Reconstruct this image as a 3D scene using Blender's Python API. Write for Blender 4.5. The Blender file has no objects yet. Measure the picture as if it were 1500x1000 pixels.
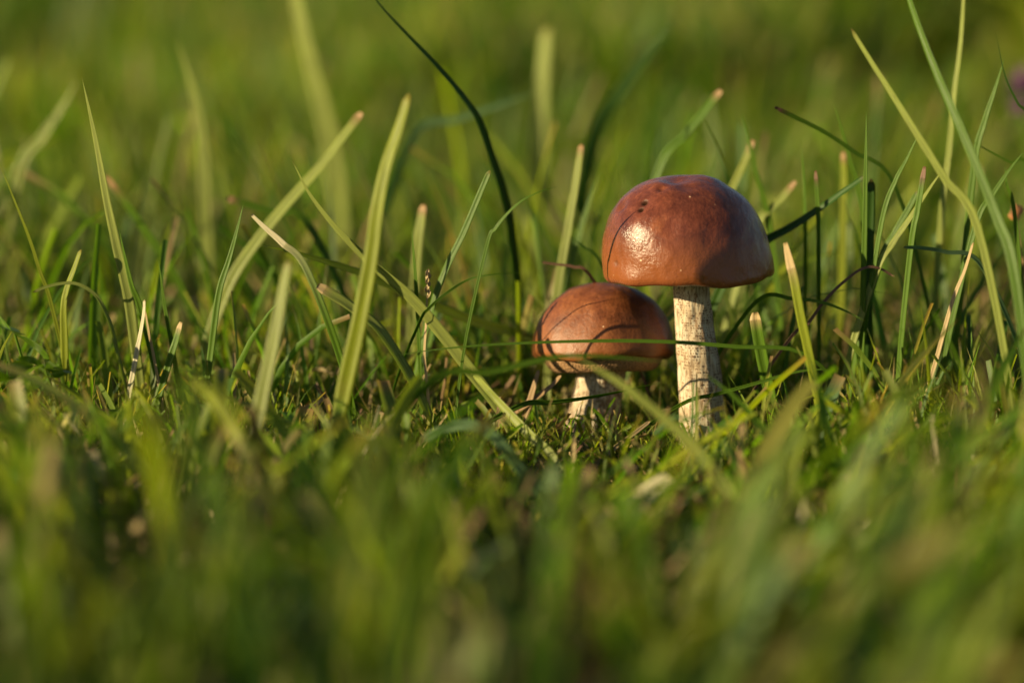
import bpy, bmesh, math, random
import numpy as np
from mathutils import Vector, Matrix, noise
from mathutils.bvhtree import BVHTree

random.seed(7)
rng = np.random.default_rng(11)
scene = bpy.context.scene
COL = scene.collection

# ------------------------------------------------------------------ camera
LENS, PITCH, DIST = 85.0, math.radians(9.6), 0.90
FPX = 1500 * LENS / 36.0                       # focal length in photo pixels
CAMZ = DIST * math.tan(PITCH + math.atan((668 - 500) / FPX))
cam_d = bpy.data.cameras.new('camera')
cam_d.lens = LENS
cam_d.sensor_width = 36.0
cam_d.clip_start = 0.02
cam_d.clip_end = 1000
cam_d.dof.use_dof = True
cam_d.dof.focus_distance = 0.893
cam_d.dof.aperture_fstop = 3.2
cam_d.dof.aperture_blades = 9
cam = bpy.data.objects.new('camera', cam_d)
cam.location = (0, -DIST, CAMZ)
cam.rotation_euler = (math.pi / 2 - PITCH, 0, 0)
COL.objects.link(cam)
scene.camera = cam

# ------------------------------------------------------------------ light
SUN_EL = math.radians(16.0)
SUN_AZ = math.radians(22)                      # from the left, turned 22 degrees towards the camera
L = Vector((-math.cos(SUN_AZ) * math.cos(SUN_EL), -math.sin(SUN_AZ) * math.cos(SUN_EL), math.sin(SUN_EL)))
world = bpy.data.worlds.new('World')
scene.world = world
world.use_nodes = True
wn = world.node_tree
sky = wn.nodes.new('ShaderNodeTexSky')
sky.sky_type = 'NISHITA'
sky.sun_disc = False
sky.sun_elevation = SUN_EL
sky.sun_rotation = math.atan2(L.x, L.y)
sky.air_density = 0.8
sky.dust_density = 0.5
sky.ozone_density = 0.3
bg = wn.nodes['Background']
wn.links.new(sky.outputs[0], bg.inputs[0])
bg.inputs[1].default_value = 0.05
sun_d = bpy.data.lights.new('sun', 'SUN')
sun_d.energy = 5.0
sun_d.angle = math.radians(0.53)
sun_d.color = (1.0, 0.82, 0.47)
sun = bpy.data.objects.new('sun', sun_d)
sun.rotation_euler = (-L).to_track_quat('-Z', 'Y').to_euler()
COL.objects.link(sun)
scene.view_settings.view_transform = 'Standard'
scene.view_settings.look = 'None'
scene.view_settings.gamma = 1.0
scene.view_settings.use_curve_mapping = False
scene.view_settings.exposure = 1.22
scene.render.engine = 'CYCLES'
scene.cycles.use_denoising = True
scene.cycles.max_bounces = 10
scene.cycles.transmission_bounces = 6

# ------------------------------------------------------------------ helpers
CP, SP = math.cos(PITCH), math.sin(PITCH)


def P(px, py, Y):
    """Point where the ray of photo pixel (px, py) meets the upright plane at depth Y."""
    dx, dy = (px - 750) / FPX, (500 - py) / FPX
    d = Vector((dx, CP + dy * SP, -SP + dy * CP))
    t = (Y + DIST) / d.y
    return Vector((0, -DIST, CAMZ)) + d * t


def project(v):
    """numpy: world points (..., 3) to photo pixels."""
    x, y, z = v[..., 0], v[..., 1] + DIST, v[..., 2] - CAMZ
    f = y * CP - z * SP
    u = y * SP + z * CP
    return 750 + FPX * x / f, 500 - FPX * u / f, f


def ppm(Y):
    return FPX / (Y + DIST)                    # photo pixels for one metre at depth Y


def hgt(x, y):
    """Height of the ground; works on floats and numpy arrays."""
    a = 0.0035 * np.sin(x * 21 + 1.3) * np.cos(y * 17 - 0.4) + 0.002 * np.sin(x * 53 - y * 41)
    r2 = x * x + y * y
    far = 1 - np.exp(-r2 / 0.35)
    b = far * (0.022 * np.sin(x * 2.1 + 0.7) * np.sin(y * 1.7 + 0.3) + 0.012 * np.sin(x * 4.3 - y * 3.1))
    return (a + b) * np.exp(-r2 / 900.0)


def link(name, me, parent=None, **props):
    o = bpy.data.objects.new(name, me)
    COL.objects.link(o)
    if parent is not None:
        o.parent = parent
    for k, v in props.items():
        o[k] = v
    return o


def mesh_np(name, verts, quads, mat, tint=None, uv=None, smooth=True, tris=None):
    me = bpy.data.meshes.new(name)
    verts = np.ascontiguousarray(verts, dtype=np.float32).reshape(-1, 3)
    nq = len(quads) if quads is not None else 0
    nt = len(tris) if tris is not None else 0
    me.vertices.add(len(verts))
    me.vertices.foreach_set('co', verts.ravel())
    loops = []
    if nq: loops.append(np.asarray(quads, dtype=np.int32).ravel())
    if nt: loops.append(np.asarray(tris, dtype=np.int32).ravel())
    loops = np.concatenate(loops)
    me.loops.add(len(loops))
    me.loops.foreach_set('vertex_index', loops)
    starts = np.concatenate([np.arange(nq, dtype=np.int32) * 4, nq * 4 + np.arange(nt, dtype=np.int32) * 3])
    me.polygons.add(nq + nt)
    me.polygons.foreach_set('loop_start', starts.astype(np.int32))
    me.update(calc_edges=True)
    me.validate()
    if smooth:
        me.polygons.foreach_set('use_smooth', np.ones(nq + nt, dtype=bool))
    if tint is not None:
        at = me.attributes.new('tint', 'FLOAT_COLOR', 'POINT')
        c = np.ones((len(verts), 4), dtype=np.float32)
        c[:, :3] = np.asarray(tint, dtype=np.float32).reshape(-1, 3)
        at.data.foreach_set('color', c.ravel())
    if uv is not None:
        at = me.attributes.new('blade_uv', 'FLOAT_VECTOR', 'POINT')
        at.data.foreach_set('vector', np.ascontiguousarray(uv, dtype=np.float32).ravel())
    me.materials.append(mat)
    return me


# ------------------------------------------------------------------ materials
def new_mat(name):
    m = bpy.data.materials.new(name)
    m.use_nodes = True
    nt = m.node_tree
    return m, nt, nt.nodes['Principled BSDF'], nt.nodes['Material Output']


def N(nt, typ, **kw):
    n = nt.nodes.new(typ)
    for k, v in kw.items():
        setattr(n, k, v)
    return n


def ramp(nt, src, stops, interp='LINEAR'):
    r = N(nt, 'ShaderNodeValToRGB')
    r.color_ramp.interpolation = interp
    e = r.color_ramp.elements
    while len(e) < len(stops):
        e.new(0.5)
    for i, (p, c) in enumerate(stops):
        e[i].position = p
        e[i].color = (*c, 1) if len(c) == 3 else c
    nt.links.new(src, r.inputs[0])
    return r


def mixc(nt, a, b, fac, mode='MIX'):
    n = N(nt, 'ShaderNodeMix', data_type='RGBA', blend_type=mode)
    for sock, v in ((n.inputs[0], fac), (n.inputs[6], a), (n.inputs[7], b)):
        if hasattr(v, 'is_output'):
            nt.links.new(v, sock)
        elif isinstance(v, (int, float)):
            sock.default_value = v
        else:
            sock.default_value = (*v, 1)
    return n.outputs[2]


def grass_material(name, trans=0.5, rough=0.46, gain=1.75, spec=0.28):
    m, nt, bs, out = new_mat(name)
    at = N(nt, 'ShaderNodeAttribute', attribute_name='tint')
    uv = N(nt, 'ShaderNodeAttribute', attribute_name='blade_uv')
    sep = N(nt, 'ShaderNodeSeparateXYZ')
    nt.links.new(uv.outputs['Vector'], sep.inputs[0])
    # veins running along the blade
    mp = N(nt, 'ShaderNodeMapping')
    mp.inputs['Scale'].default_value = (5.0, 1.2, 1.0)
    nt.links.new(uv.outputs['Vector'], mp.inputs[0])
    nz = N(nt, 'ShaderNodeTexNoise')
    nz.inputs['Scale'].default_value = 1.6
    nz.inputs['Detail'].default_value = 3
    nt.links.new(mp.outputs[0], nz.inputs['Vector'])
    v = ramp(nt, nz.outputs[0], [(0.3, (0.72, 0.72, 0.72)), (0.7, (1.25, 1.22, 1.15))])
    c1 = mixc(nt, at.outputs['Color'], v.outputs[0], 1.0, 'MULTIPLY')
    nt.links.new(c1, bs.inputs['Base Color'])
    bs.inputs['Roughness'].default_value = rough
    bs.inputs['Specular IOR Level'].default_value = spec
    bp = N(nt, 'ShaderNodeBump')
    bp.inputs['Strength'].default_value = 0.35
    bp.inputs['Distance'].default_value = 0.0003
    nt.links.new(nz.outputs[0], bp.inputs['Height'])
    nt.links.new(bp.outputs[0], bs.inputs['Normal'])
    tr = N(nt, 'ShaderNodeBsdfTranslucent')
    c2 = mixc(nt, c1, (gain * 1.0, gain * 1.05, gain * 0.35), 1.0, 'MULTIPLY')
    nt.links.new(c2, tr.inputs[0])
    mx = N(nt, 'ShaderNodeMixShader')
    mx.inputs[0].default_value = trans
    nt.links.new(bs.outputs[0], mx.inputs[1])
    nt.links.new(tr.outputs[0], mx.inputs[2])
    nt.links.new(mx.outputs[0], out.inputs[0])
    return m


M_GRASS = grass_material('grass_leaf')
M_DRY = grass_material('dry_straw', trans=0.2, rough=0.55, gain=1.1, spec=0.3)
M_LEAF = grass_material('clover_leaf', trans=0.4, rough=0.5)

# soil with moss and litter colours
M_SOIL, nt, bs, out = new_mat('soil')
tc = N(nt, 'ShaderNodeTexCoord')
n1 = N(nt, 'ShaderNodeTexNoise'); n1.inputs['Scale'].default_value = 160; n1.inputs['Detail'].default_value = 6
n2 = N(nt, 'ShaderNodeTexNoise'); n2.inputs['Scale'].default_value = 22; n2.inputs['Detail'].default_value = 4
for n in (n1, n2):
    nt.links.new(tc.outputs['Object'], n.inputs['Vector'])
soil = ramp(nt, n1.outputs[0], [(0.3, (0.012, 0.008, 0.004)), (0.55, (0.035, 0.024, 0.012)), (0.75, (0.085, 0.06, 0.03))])
moss = ramp(nt, n1.outputs[0], [(0.3, (0.015, 0.028, 0.005)), (0.7, (0.06, 0.095, 0.018))])
mk = ramp(nt, n2.outputs[0], [(0.42, (0, 0, 0)), (0.6, (1, 1, 1))])
near = mixc(nt, soil.outputs[0], moss.outputs[0], mk.outputs[0])
# past the built grass the lawn goes on as colour only
ln = N(nt, 'ShaderNodeVectorMath', operation='LENGTH'); nt.links.new(tc.outputs['Object'], ln.inputs[0])
fr = N(nt, 'ShaderNodeMapRange'); fr.inputs[1].default_value = 6; fr.inputs[2].default_value = 10
nt.links.new(ln.outputs['Value'], fr.inputs[0])
lawn = ramp(nt, n2.outputs[0], [(0.35, (0.045, 0.075, 0.014)), (0.7, (0.11, 0.15, 0.03))])
fin = mixc(nt, near, lawn.outputs[0], fr.outputs[0])
nt.links.new(fin, bs.inputs['Base Color'])
bs.inputs['Roughness'].default_value = 0.9
bp = N(nt, 'ShaderNodeBump'); bp.inputs['Strength'].default_value = 0.9; bp.inputs['Distance'].default_value = 0.003
nt.links.new(n1.outputs[0], bp.inputs['Height']); nt.links.new(bp.outputs[0], bs.inputs['Normal'])


def cap_material(name, base, dark, warm, gloss):
    m, nt, bs, out = new_mat(name)
    tc = N(nt, 'ShaderNodeTexCoord')
    at = N(nt, 'ShaderNodeAttribute', attribute_name='tint')      # R rim amount, G pit amount, B scuff
    sep = N(nt, 'ShaderNodeSeparateColor'); nt.links.new(at.outputs['Color'], sep.inputs[0])
    big = N(nt, 'ShaderNodeTexNoise'); big.inputs['Scale'].default_value = 75; big.inputs['Detail'].default_value = 5; big.inputs['Roughness'].default_value = 0.6
    fine = N(nt, 'ShaderNodeTexNoise'); fine.inputs['Scale'].default_value = 900; fine.inputs['Detail'].default_value = 4; fine.inputs['Roughness'].default_value = 0.65
    mid = N(nt, 'ShaderNodeTexNoise'); mid.inputs['Scale'].default_value = 300; mid.inputs['Detail'].default_value = 3
    st = N(nt, 'ShaderNodeMapping'); st.inputs['Scale'].default_value = (1, 1, 0.45)
    nt.links.new(tc.outputs['Object'], st.inputs[0])
    for n in (big, mid):
        nt.links.new(st.outputs[0], n.inputs['Vector'])
    nt.links.new(tc.outputs['Object'], fine.inputs['Vector'])
    c = ramp(nt, big.outputs[0], [(0.28, dark), (0.55, base), (0.78, warm)]).outputs[0]
    f = ramp(nt, fine.outputs[0], [(0.3, (0.72, 0.70, 0.68)), (0.68, (1.22, 1.2, 1.18))]).outputs[0]
    c = mixc(nt, c, f, 1.0, 'MULTIPLY')
    g = ramp(nt, mid.outputs[0], [(0.3, (0.82, 0.80, 0.80)), (0.7, (1.12, 1.12, 1.1))]).outputs[0]
    c = mixc(nt, c, g, 1.0, 'MULTIPLY')
    c = mixc(nt, c, warm, sep.outputs[0])
    # small pale nicks in the skin
    vo = N(nt, 'ShaderNodeTexVoronoi'); vo.inputs['Scale'].default_value = 190
    nt.links.new(tc.outputs['Object'], vo.inputs['Vector'])
    nk = ramp(nt, vo.outputs['Distance'], [(0.05, (1, 1, 1)), (0.09, (0, 0, 0))]).outputs[0]
    wn_ = N(nt, 'ShaderNodeTexWhiteNoise'); nt.links.new(vo.outputs['Position'], wn_.inputs['Vector'])
    sel = ramp(nt, wn_.outputs['Value'], [(0.86, (0, 0, 0)), (0.92, (1, 1, 1))]).outputs[0]
    nkm = mixc(nt, nk, sel, 1.0, 'MULTIPLY')
    c = mixc(nt, c, (0.5, 0.32, 0.2), nkm)
    c = mixc(nt, c, (0.02, 0.009, 0.005), sep.outputs[1])  # brown pits, with the shade inside the holes put into the colour
    nt.links.new(c, bs.inputs['Base Color'])
    rr = ramp(nt, mid.outputs[0], [(0.35, (gloss,) * 3), (0.7, (gloss + 0.16,) * 3)]).outputs[0]
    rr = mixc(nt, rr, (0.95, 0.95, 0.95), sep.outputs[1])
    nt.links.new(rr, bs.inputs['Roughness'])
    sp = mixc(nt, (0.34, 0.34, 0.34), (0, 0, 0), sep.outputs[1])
    nt.links.new(sp, bs.inputs['Specular IOR Level'])
    bs.inputs['Sheen Weight'].default_value = 0.0
    bs.inputs['Sheen Roughness'].default_value = 0.5
    b1 = N(nt, 'ShaderNodeBump'); b1.inputs['Strength'].default_value = 0.38; b1.inputs['Distance'].default_value = 0.0006
    nt.links.new(fine.outputs[0], b1.inputs['Height'])
    b2 = N(nt, 'ShaderNodeBump'); b2.inputs['Strength'].default_value = 0.2; b2.inputs['Distance'].default_value = 0.0012
    nt.links.new(mid.outputs[0], b2.inputs['Height'])
    nt.links.new(b1.outputs[0], b2.inputs['Normal'])
    nt.links.new(b2.outputs[0], bs.inputs['Normal'])
    return m


M_CAP_A = cap_material('chestnut_cap_skin', (0.118, 0.033, 0.017), (0.062, 0.018, 0.012), (0.190, 0.058, 0.018), 0.17)
M_CAP_B = cap_material('russet_cap_skin', (0.140, 0.042, 0.013), (0.090, 0.027, 0.010), (0.195, 0.066, 0.018), 0.42)

M_PORE, nt, bs, out = new_mat('pore_layer')
tc = N(nt, 'ShaderNodeTexCoord')
vo = N(nt, 'ShaderNodeTexVoronoi'); vo.inputs['Scale'].default_value = 1100
nt.links.new(tc.outputs['Object'], vo.inputs['Vector'])
c = ramp(nt, vo.outputs['Distance'], [(0.1, (0.10, 0.05, 0.02)), (0.5, (0.24, 0.13, 0.055))]).outputs[0]
nt.links.new(c, bs.inputs['Base Color'])
bs.inputs['Roughness'].default_value = 0.85
bp = N(nt, 'ShaderNodeBump'); bp.inputs['Strength'].default_value = 0.6; bp.inputs['Distance'].default_value = 0.0006
nt.links.new(vo.outputs['Distance'], bp.inputs['Height']); nt.links.new(bp.outputs[0], bs.inputs['Normal'])

M_STEM, nt, bs, out = new_mat('stem_flesh')
tc = N(nt, 'ShaderNodeTexCoord')
st = N(nt, 'ShaderNodeMapping'); st.inputs['Scale'].default_value = (1, 1, 0.22)
nt.links.new(tc.outputs['Object'], st.inputs[0])
n1 = N(nt, 'ShaderNodeTexNoise'); n1.inputs['Scale'].default_value = 900; n1.inputs['Detail'].default_value = 4
nt.links.new(st.outputs[0], n1.inputs['Vector'])
n2 = N(nt, 'ShaderNodeTexNoise'); n2.inputs['Scale'].default_value = 130; n2.inputs['Detail'].default_value = 4
nt.links.new(tc.outputs['Object'], n2.inputs['Vector'])
c = ramp(nt, n1.outputs[0], [(0.34, (0.19, 0.13, 0.08)), (0.47, (0.37, 0.30, 0.22)), (0.72, (0.47, 0.42, 0.34))]).outputs[0]
w = ramp(nt, n2.outputs[0], [(0.35, (0.80, 0.72, 0.60)), (0.6, (1.02, 1.02, 1.0))]).outputs[0]
c = mixc(nt, c, w, 1.0, 'MULTIPLY')
nt.links.new(c, bs.inputs['Base Color'])
bs.inputs['Roughness'].default_value = 0.75
bs.inputs['Specular IOR Level'].default_value = 0.25
bp = N(nt, 'ShaderNodeBump'); bp.inputs['Strength'].default_value = 0.6; bp.inputs['Distance'].default_value = 0.0006
nt.links.new(n1.outputs[0], bp.inputs['Height']); nt.links.new(bp.outputs[0], bs.inputs['Normal'])

M_SCALE, nt, bs, out = new_mat('stem_scales')
tc = N(nt, 'ShaderNodeTexCoord')
n1 = N(nt, 'ShaderNodeTexNoise'); n1.inputs['Scale'].default_value = 420
nt.links.new(tc.outputs['Object'], n1.inputs['Vector'])
c = ramp(nt, n1.outputs[0], [(0.35, (0.07, 0.038, 0.02)), (0.62, (0.20, 0.12, 0.065))]).outputs[0]
nt.links.new(c, bs.inputs['Base Color'])
bs.inputs['Roughness'].default_value = 0.85


def plain(name, col, rough=0.6, trans=0.0):
    m, nt, bs, out = new_mat(name)
    tc = N(nt, 'ShaderNodeTexCoord')
    n1 = N(nt, 'ShaderNodeTexNoise'); n1.inputs['Scale'].default_value = 350; n1.inputs['Detail'].default_value = 3
    nt.links.new(tc.outputs['Object'], n1.inputs['Vector'])
    c = ramp(nt, n1.outputs[0], [(0.3, tuple(x * 0.7 for x in col)), (0.7, tuple(min(1, x * 1.25) for x in col))]).outputs[0]
    nt.links.new(c, bs.inputs['Base Color'])
    bs.inputs['Roughness'].default_value = rough
    if trans:
        tr = N(nt, 'ShaderNodeBsdfTranslucent'); nt.links.new(c, tr.inputs[0])
        mx = N(nt, 'ShaderNodeMixShader'); mx.inputs[0].default_value = trans
        nt.links.new(bs.outputs[0], mx.inputs[1]); nt.links.new(tr.outputs[0], mx.inputs[2])
        nt.links.new(mx.outputs[0], out.inputs[0])
    return m


M_PETAL = plain('purple_petal', (0.12, 0.045, 0.11), 0.6, 0.25)
M_DEAD_LEAF = plain('orange_dead_leaf', (0.36, 0.15, 0.05), 0.6, 0.25)

# ------------------------------------------------------------------ ground
g = np.concatenate([np.linspace(-250, -12, 18), np.linspace(-10, -1.2, 30), np.linspace(-1.1, 1.1, 130), np.linspace(1.2, 10, 30), np.linspace(12, 250, 18)])
gx, gy = np.meshgrid(g, g, indexing='ij')
gz = hgt(gx, gy)
gz = gz + 0.0015 * rng.standard_normal(gz.shape) * (np.abs(gx) < 1.2) * (np.abs(gy) < 1.2)
n = len(g)
ii, jj = np.meshgrid(np.arange(n - 1), np.arange(n - 1), indexing='ij')
q = np.stack([ii * n + jj, (ii + 1) * n + jj, (ii + 1) * n + jj + 1, ii * n + jj + 1], -1).reshape(-1, 4)
link('ground', mesh_np('ground', np.stack([gx, gy, gz], -1), q, M_SOIL), kind='structure',
     label='dark mossy soil of the lawn under the grass')

# ------------------------------------------------------------------ mushrooms
FAR_SIDE = Vector((0, -DIST, CAMZ))


def grid_quads(rows, cols):
    i, j = np.meshgrid(np.arange(rows - 1), np.arange(cols), indexing='ij')
    return np.stack([i * cols + j, i * cols + (j + 1) % cols, (i + 1) * cols + (j + 1) % cols, (i + 1) * cols + j], -1).reshape(-1, 4)


def cap_shape(R, H, nn, lobes, seed, tilt, origin, dents, bulge, stem_r, shear=0.0, amp=0.0006):
    """Verts of a cap skin (world) with rim, pore layer (world) and the tint of the skin."""
    rows, cols = 150, 300
    th = np.linspace(0, 2 * np.pi, cols, endpoint=False)
    phi = np.linspace(0.004, np.pi / 2, rows)
    rr = R * np.sin(phi) ** (2 / nn)
    zz = H * np.cos(phi) ** (2 / nn)
    # rolled-in rim
    k = np.linspace(0.15, 1.0, 14) * np.pi * 0.85
    lip = 0.0024
    rr = np.concatenate([rr, R - lip + lip * np.cos(k)])
    zz = np.concatenate([zz, -lip * np.sin(k) * 1.1])
    rows = len(rr)
    mod = np.ones(cols)
    for a, m, ph in lobes:
        mod += a * np.cos(m * th + ph)
    x = rr[:, None] * np.cos(th) * mod
    y = rr[:, None] * np.sin(th) * mod
    z = np.repeat(zz[:, None], cols, 1)
    x = x + shear * z
    # wavy rim
    wav = sum(a * np.sin(m * th + p) for a, m, p in ((0.0007, 3, seed), (0.0005, 5, seed * 2.1), (0.0003, 11, seed * 3.3)))
    z = z + wav[None, :] * (rr[:, None] / R) ** 4
    v = np.stack([x, y, z], -1).reshape(-1, 3)
    nrm = v / np.linalg.norm(v * np.array([1, 1, 1.2]), axis=1)[:, None]
    dis = np.array([noise.noise(Vector(p) * 70 + Vector((seed, 0, 0))) * 1.0 + 0.35 * noise.noise(Vector(p) * 210) for p in v])
    v = v + nrm * (dis * amp)[:, None]
    M = np.array(tilt.to_3x3())
    w = v @ M.T + np.array(origin)
    nw = nrm @ M.T
    rim = np.clip((rr / R - 0.90) / 0.1, 0, 1) ** 2
    rim = np.repeat(rim[:, None], cols, 1).ravel() * 0.75
    rim[(len(phi) * cols):] = 0.75
    pit_shade = np.zeros(len(w))
    px, py, _ = project(w)
    facing = ((np.array(FAR_SIDE) - w) * nw).sum(1) > 0
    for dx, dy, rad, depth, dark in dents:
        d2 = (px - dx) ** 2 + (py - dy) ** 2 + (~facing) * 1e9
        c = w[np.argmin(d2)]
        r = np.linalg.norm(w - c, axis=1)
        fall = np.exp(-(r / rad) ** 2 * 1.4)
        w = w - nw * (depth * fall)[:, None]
        pit_shade = np.maximum(pit_shade, dark * np.exp(-(r / (rad * 1.0)) ** 4))
    tint = np.stack([rim, pit_shade, np.zeros_like(pit_shade)], -1)
    # pore layer: a cushion under the rim that dips at the stem
    pr = np.linspace(R - lip * 1.6, stem_r * 0.55, 30)
    u = (R - pr) / (R - stem_r)
    uc = np.clip((u - u[0]) / (1 - u[0]), 0, 1)
    pz = -lip * 0.7 - bulge * (1 - (1 - np.clip(uc * 2.2, 0, 1)) ** 2) ** 0.8 * (1 - 0.6 * uc ** 5)
    pxx = pr[:, None] * np.cos(th[::3]) * mod[::3]
    pyy = pr[:, None] * np.sin(th[::3]) * mod[::3]
    pv = np.stack([pxx, pyy, np.repeat(pz[:, None], cols // 3, 1)], -1).reshape(-1, 3)
    pv = pv @ M.T + np.array(origin)
    return w, grid_quads(rows, cols), tint, pv, grid_quads(30, cols // 3)


def stem_shape(path, seed):
    """path: list of (centre Vector, radius) from top to bottom, resampled smoothly."""
    cs = np.array([p[0] for p in path]); rs = np.array([p[1] for p in path])
    t = np.linspace(0, 1, len(path)); tt = np.linspace(0, 1, 90)
    def sm(a):
        b = np.interp(tt, t, a)
        k = np.ones(13) / 13
        return np.convolve(np.pad(b, 6, mode='edge'), k, 'valid')
    cx, cy, cz, r = sm(cs[:, 0]), sm(cs[:, 1]), np.interp(tt, t, cs[:, 2]), sm(rs)
    cols = 96
    th = np.linspace(0, 2 * np.pi, cols, endpoint=False)
    v = np.stack([cx[:, None] + r[:, None] * np.cos(th), cy[:, None] + r[:, None] * np.sin(th), np.repeat(cz[:, None], cols, 1)], -1).reshape(-1, 3)
    nr = np.stack([np.tile(np.cos(th), 90), np.tile(np.sin(th), 90), np.zeros(90 * cols)], -1)
    d = np.array([0.0010 * noise.noise(Vector((p[0] * 150, p[1] * 150, p[2] * 40)) + Vector((seed, 0, 0))) + 0.0005 * noise.noise(Vector((p[0] * 500, p[1] * 500, p[2] * 160))) for p in v])
    return v + nr * d[:, None], grid_quads(90, cols), (cx, cy, cz, r)


def scale_flakes(v, cols, count, zlo, zhi, size, seed, dens):
    """Little dark raised scales lying on the stem skin."""
    rg = np.random.default_rng(seed)
    vv, tt = [], []
    V = v.reshape(-1, cols, 3)
    rows = V.shape[0]
    while len(vv) < count * 6:
        i = rg.integers(2, rows - 3); j = rg.integers(0, cols)
        p = V[i, j]
        if not zlo < p[2] < zhi: continue
        if rg.random() > dens(p): continue
        down = V[i + 1, j] - V[i - 1, j]; down = down / np.linalg.norm(down)
        side = V[i, (j + 1) % cols] - V[i, j - 1]; side = side / np.linalg.norm(side)
        nn_ = np.cross(down, side); nn_ = nn_ / np.linalg.norm(nn_)
        cen = V[:, :].reshape(-1, 3)
        axis = V[i].mean(0)
        if np.dot(nn_, p - axis) < 0: nn_ = -nn_
        s = size * rg.uniform(0.4, 1.25) ** 1.3
        a = rg.normal(0, 0.35); e = rg.uniform(1.1, 2.4)
        d2 = math.cos(a) * down + math.sin(a) * side; s2 = math.cos(a) * side - math.sin(a) * down
        b = len(vv)
        ring = []
        for k in range(5):
            an = 2 * math.pi * k / 5 + rg.uniform(-.3, .3)
            ring.append(p + d2 * math.cos(an) * s * e * rg.uniform(.7, 1.2) + s2 * math.sin(an) * s * rg.uniform(.7, 1.2) - nn_ * 0.00005)
        vv += ring + [p + nn_ * s * 0.55]
        for k in range(5):
            tt.append((b + k, b + (k + 1) % 5, b + 5))
    return np.array(vv), np.array(tt)


def make_mushroom(label, cap_args, cap_mat, stem_path, seed, flake_n, flake_size):
    base = stem_path[-2][0]
    root = bpy.data.objects.new('mushroom', None)
    COL.objects.link(root)
    root.empty_display_size = 0.01
    root.location = (base[0], base[1], 0)
    root['label'] = label; root['category'] = 'mushroom'; root['group'] = 'two brown mushrooms touching'
    off = np.array([base[0], base[1], 0])
    w, q, tint, pv, pq = cap_shape(**cap_args)
    cap = link('cap', mesh_np('cap', w - off, q, cap_mat, tint=tint), root)
    link('pore_layer', mesh_np('pore_layer', pv - off, pq[:, ::-1], M_PORE), cap)
    sv, sq, ax = stem_shape(stem_path, seed)
    stem = link('stem', mesh_np('stem', sv - off, sq, M_STEM), root)
    fv, ft = scale_flakes(sv, 96, flake_n, 0.004, ax[2][0] - 0.001, flake_size, int(seed * 10), lambda p: 0.25 + 0.75 * (noise.noise(Vector(p) * 120) > -0.05))
    link('scales', mesh_np('scales', fv - off, None, M_SCALE, tris=ft, smooth=False), stem, kind='stuff')
    return w, q


Ya, Yb = 0.0, 0.018
ka, kb = ppm(Ya), ppm(Yb)
capA = dict(R=124 / ka, H=142 / ka, nn=2.35, lobes=[(0.018, 2, 0.4), (0.012, 3, 1.1)], seed=1.7,
            tilt=Matrix.Rotation(math.radians(-1.5), 3, 'Y') @ Matrix.Rotation(math.radians(-2), 3, 'X'), origin=tuple(P(1007, 398, Ya)),
            dents=[(990, 262, 0.006, 0.0018, 0), (1003, 272, 0.004, 0.0008, 0.15), (1040, 262, 0.007, -0.001, 0), (965, 268, 0.005, -0.0006, 0),
                   (968, 276, 0.0022, 0.0011, 0.1), (944, 297, 0.0013, 0.0012, 1.0), (939, 308, 0.0012, 0.0012, 1.0), (911, 301, 0.0028, 0.0013, 0.15),
                   (948, 300, 0.0042, 0.0006, 0.0), (1031, 409, 0.001, 0.0004, 0.0), (903, 385, 0.0013, 0.0003, 0.35),
                   (1110, 330, 0.012, 0.001, 0), (930, 330, 0.012, -0.0008, 0)],
            bulge=0.0012, stem_r=0.008, shear=-0.07)
SA = [(P(1012, 404, Ya), 26 / ka), (P(1013, 430, Ya), 26.5 / ka), (P(1017, 470, Ya), 28 / ka), (P(1021, 510, Ya), 30 / ka), (P(1025, 560, Ya), 32 / ka),
      (P(1029, 610, Ya), 35 / ka), (P(1032, 650, Ya), 38 / ka), (P(1033, 675, Ya), 35 / ka), (P(1033, 700, Ya), 24 / ka)]
wA, qA = make_mushroom('taller mushroom with glossy chestnut domed cap pitted with small holes and slim speckled stem',
                       capA, M_CAP_A, SA, 1.0, 4200, 0.00030)
capB = dict(R=105 / kb, H=103 / kb, nn=2.12, lobes=[(0.012, 2, 1.4), (0.010, 3, 0.2)], seed=4.2,
            tilt=Matrix.Rotation(math.radians(-1.5), 3, 'Y') @ Matrix.Rotation(math.radians(-10), 3, 'X'), origin=tuple(P(883, 515, Yb)),
            dents=[(920, 480, 0.006, 0.0008, 0), (850, 470, 0.009, 0.0006, 0), (955, 465, 0.008, 0.0006, 0), (876, 434, 0.0010, 0.0004, 0.0)],
            bulge=0.0062, stem_r=0.0098, amp=0.0005)
SB = [(P(882, 520, Yb), 36 / kb), (P(880, 548, Yb), 36 / kb), (P(875, 580, Yb), 38 / kb), (P(870, 610, Yb), 41 / kb), (P(868, 640, Yb), 45 / kb),
      (P(868, 660, Yb), 42 / kb), (P(868, 690, Yb), 28 / kb)]
wB, qB = make_mushroom('shorter mushroom with matt russet cap under the taller neighbour, on thick pale stem',
                       capB, M_CAP_B, SB, 3.0, 3200, 0.00036)
BVH = BVHTree.FromPolygons([Vector(v) for v in wA] + [Vector(v) for v in wB], [tuple(f) for f in qA] + [tuple(int(i) + len(wA) for i in f) for f in qB])

# ------------------------------------------------------------------ colours of grass
TONES = {
    'green': (0.080, 0.155, 0.009), 'deep': (0.036, 0.090, 0.009), 'pale': (0.220, 0.255, 0.062), 'yellow': (0.190, 0.225, 0.013),
    'straw': (0.330, 0.245, 0.125), 'tan': (0.230, 0.145, 0.068), 'brown': (0.120, 0.065, 0.040), 'blue': (0.110, 0.190, 0.085), 'white': (0.44, 0.40, 0.28),
}
T = {k: np.array(v) for k, v in TONES.items()}


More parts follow.
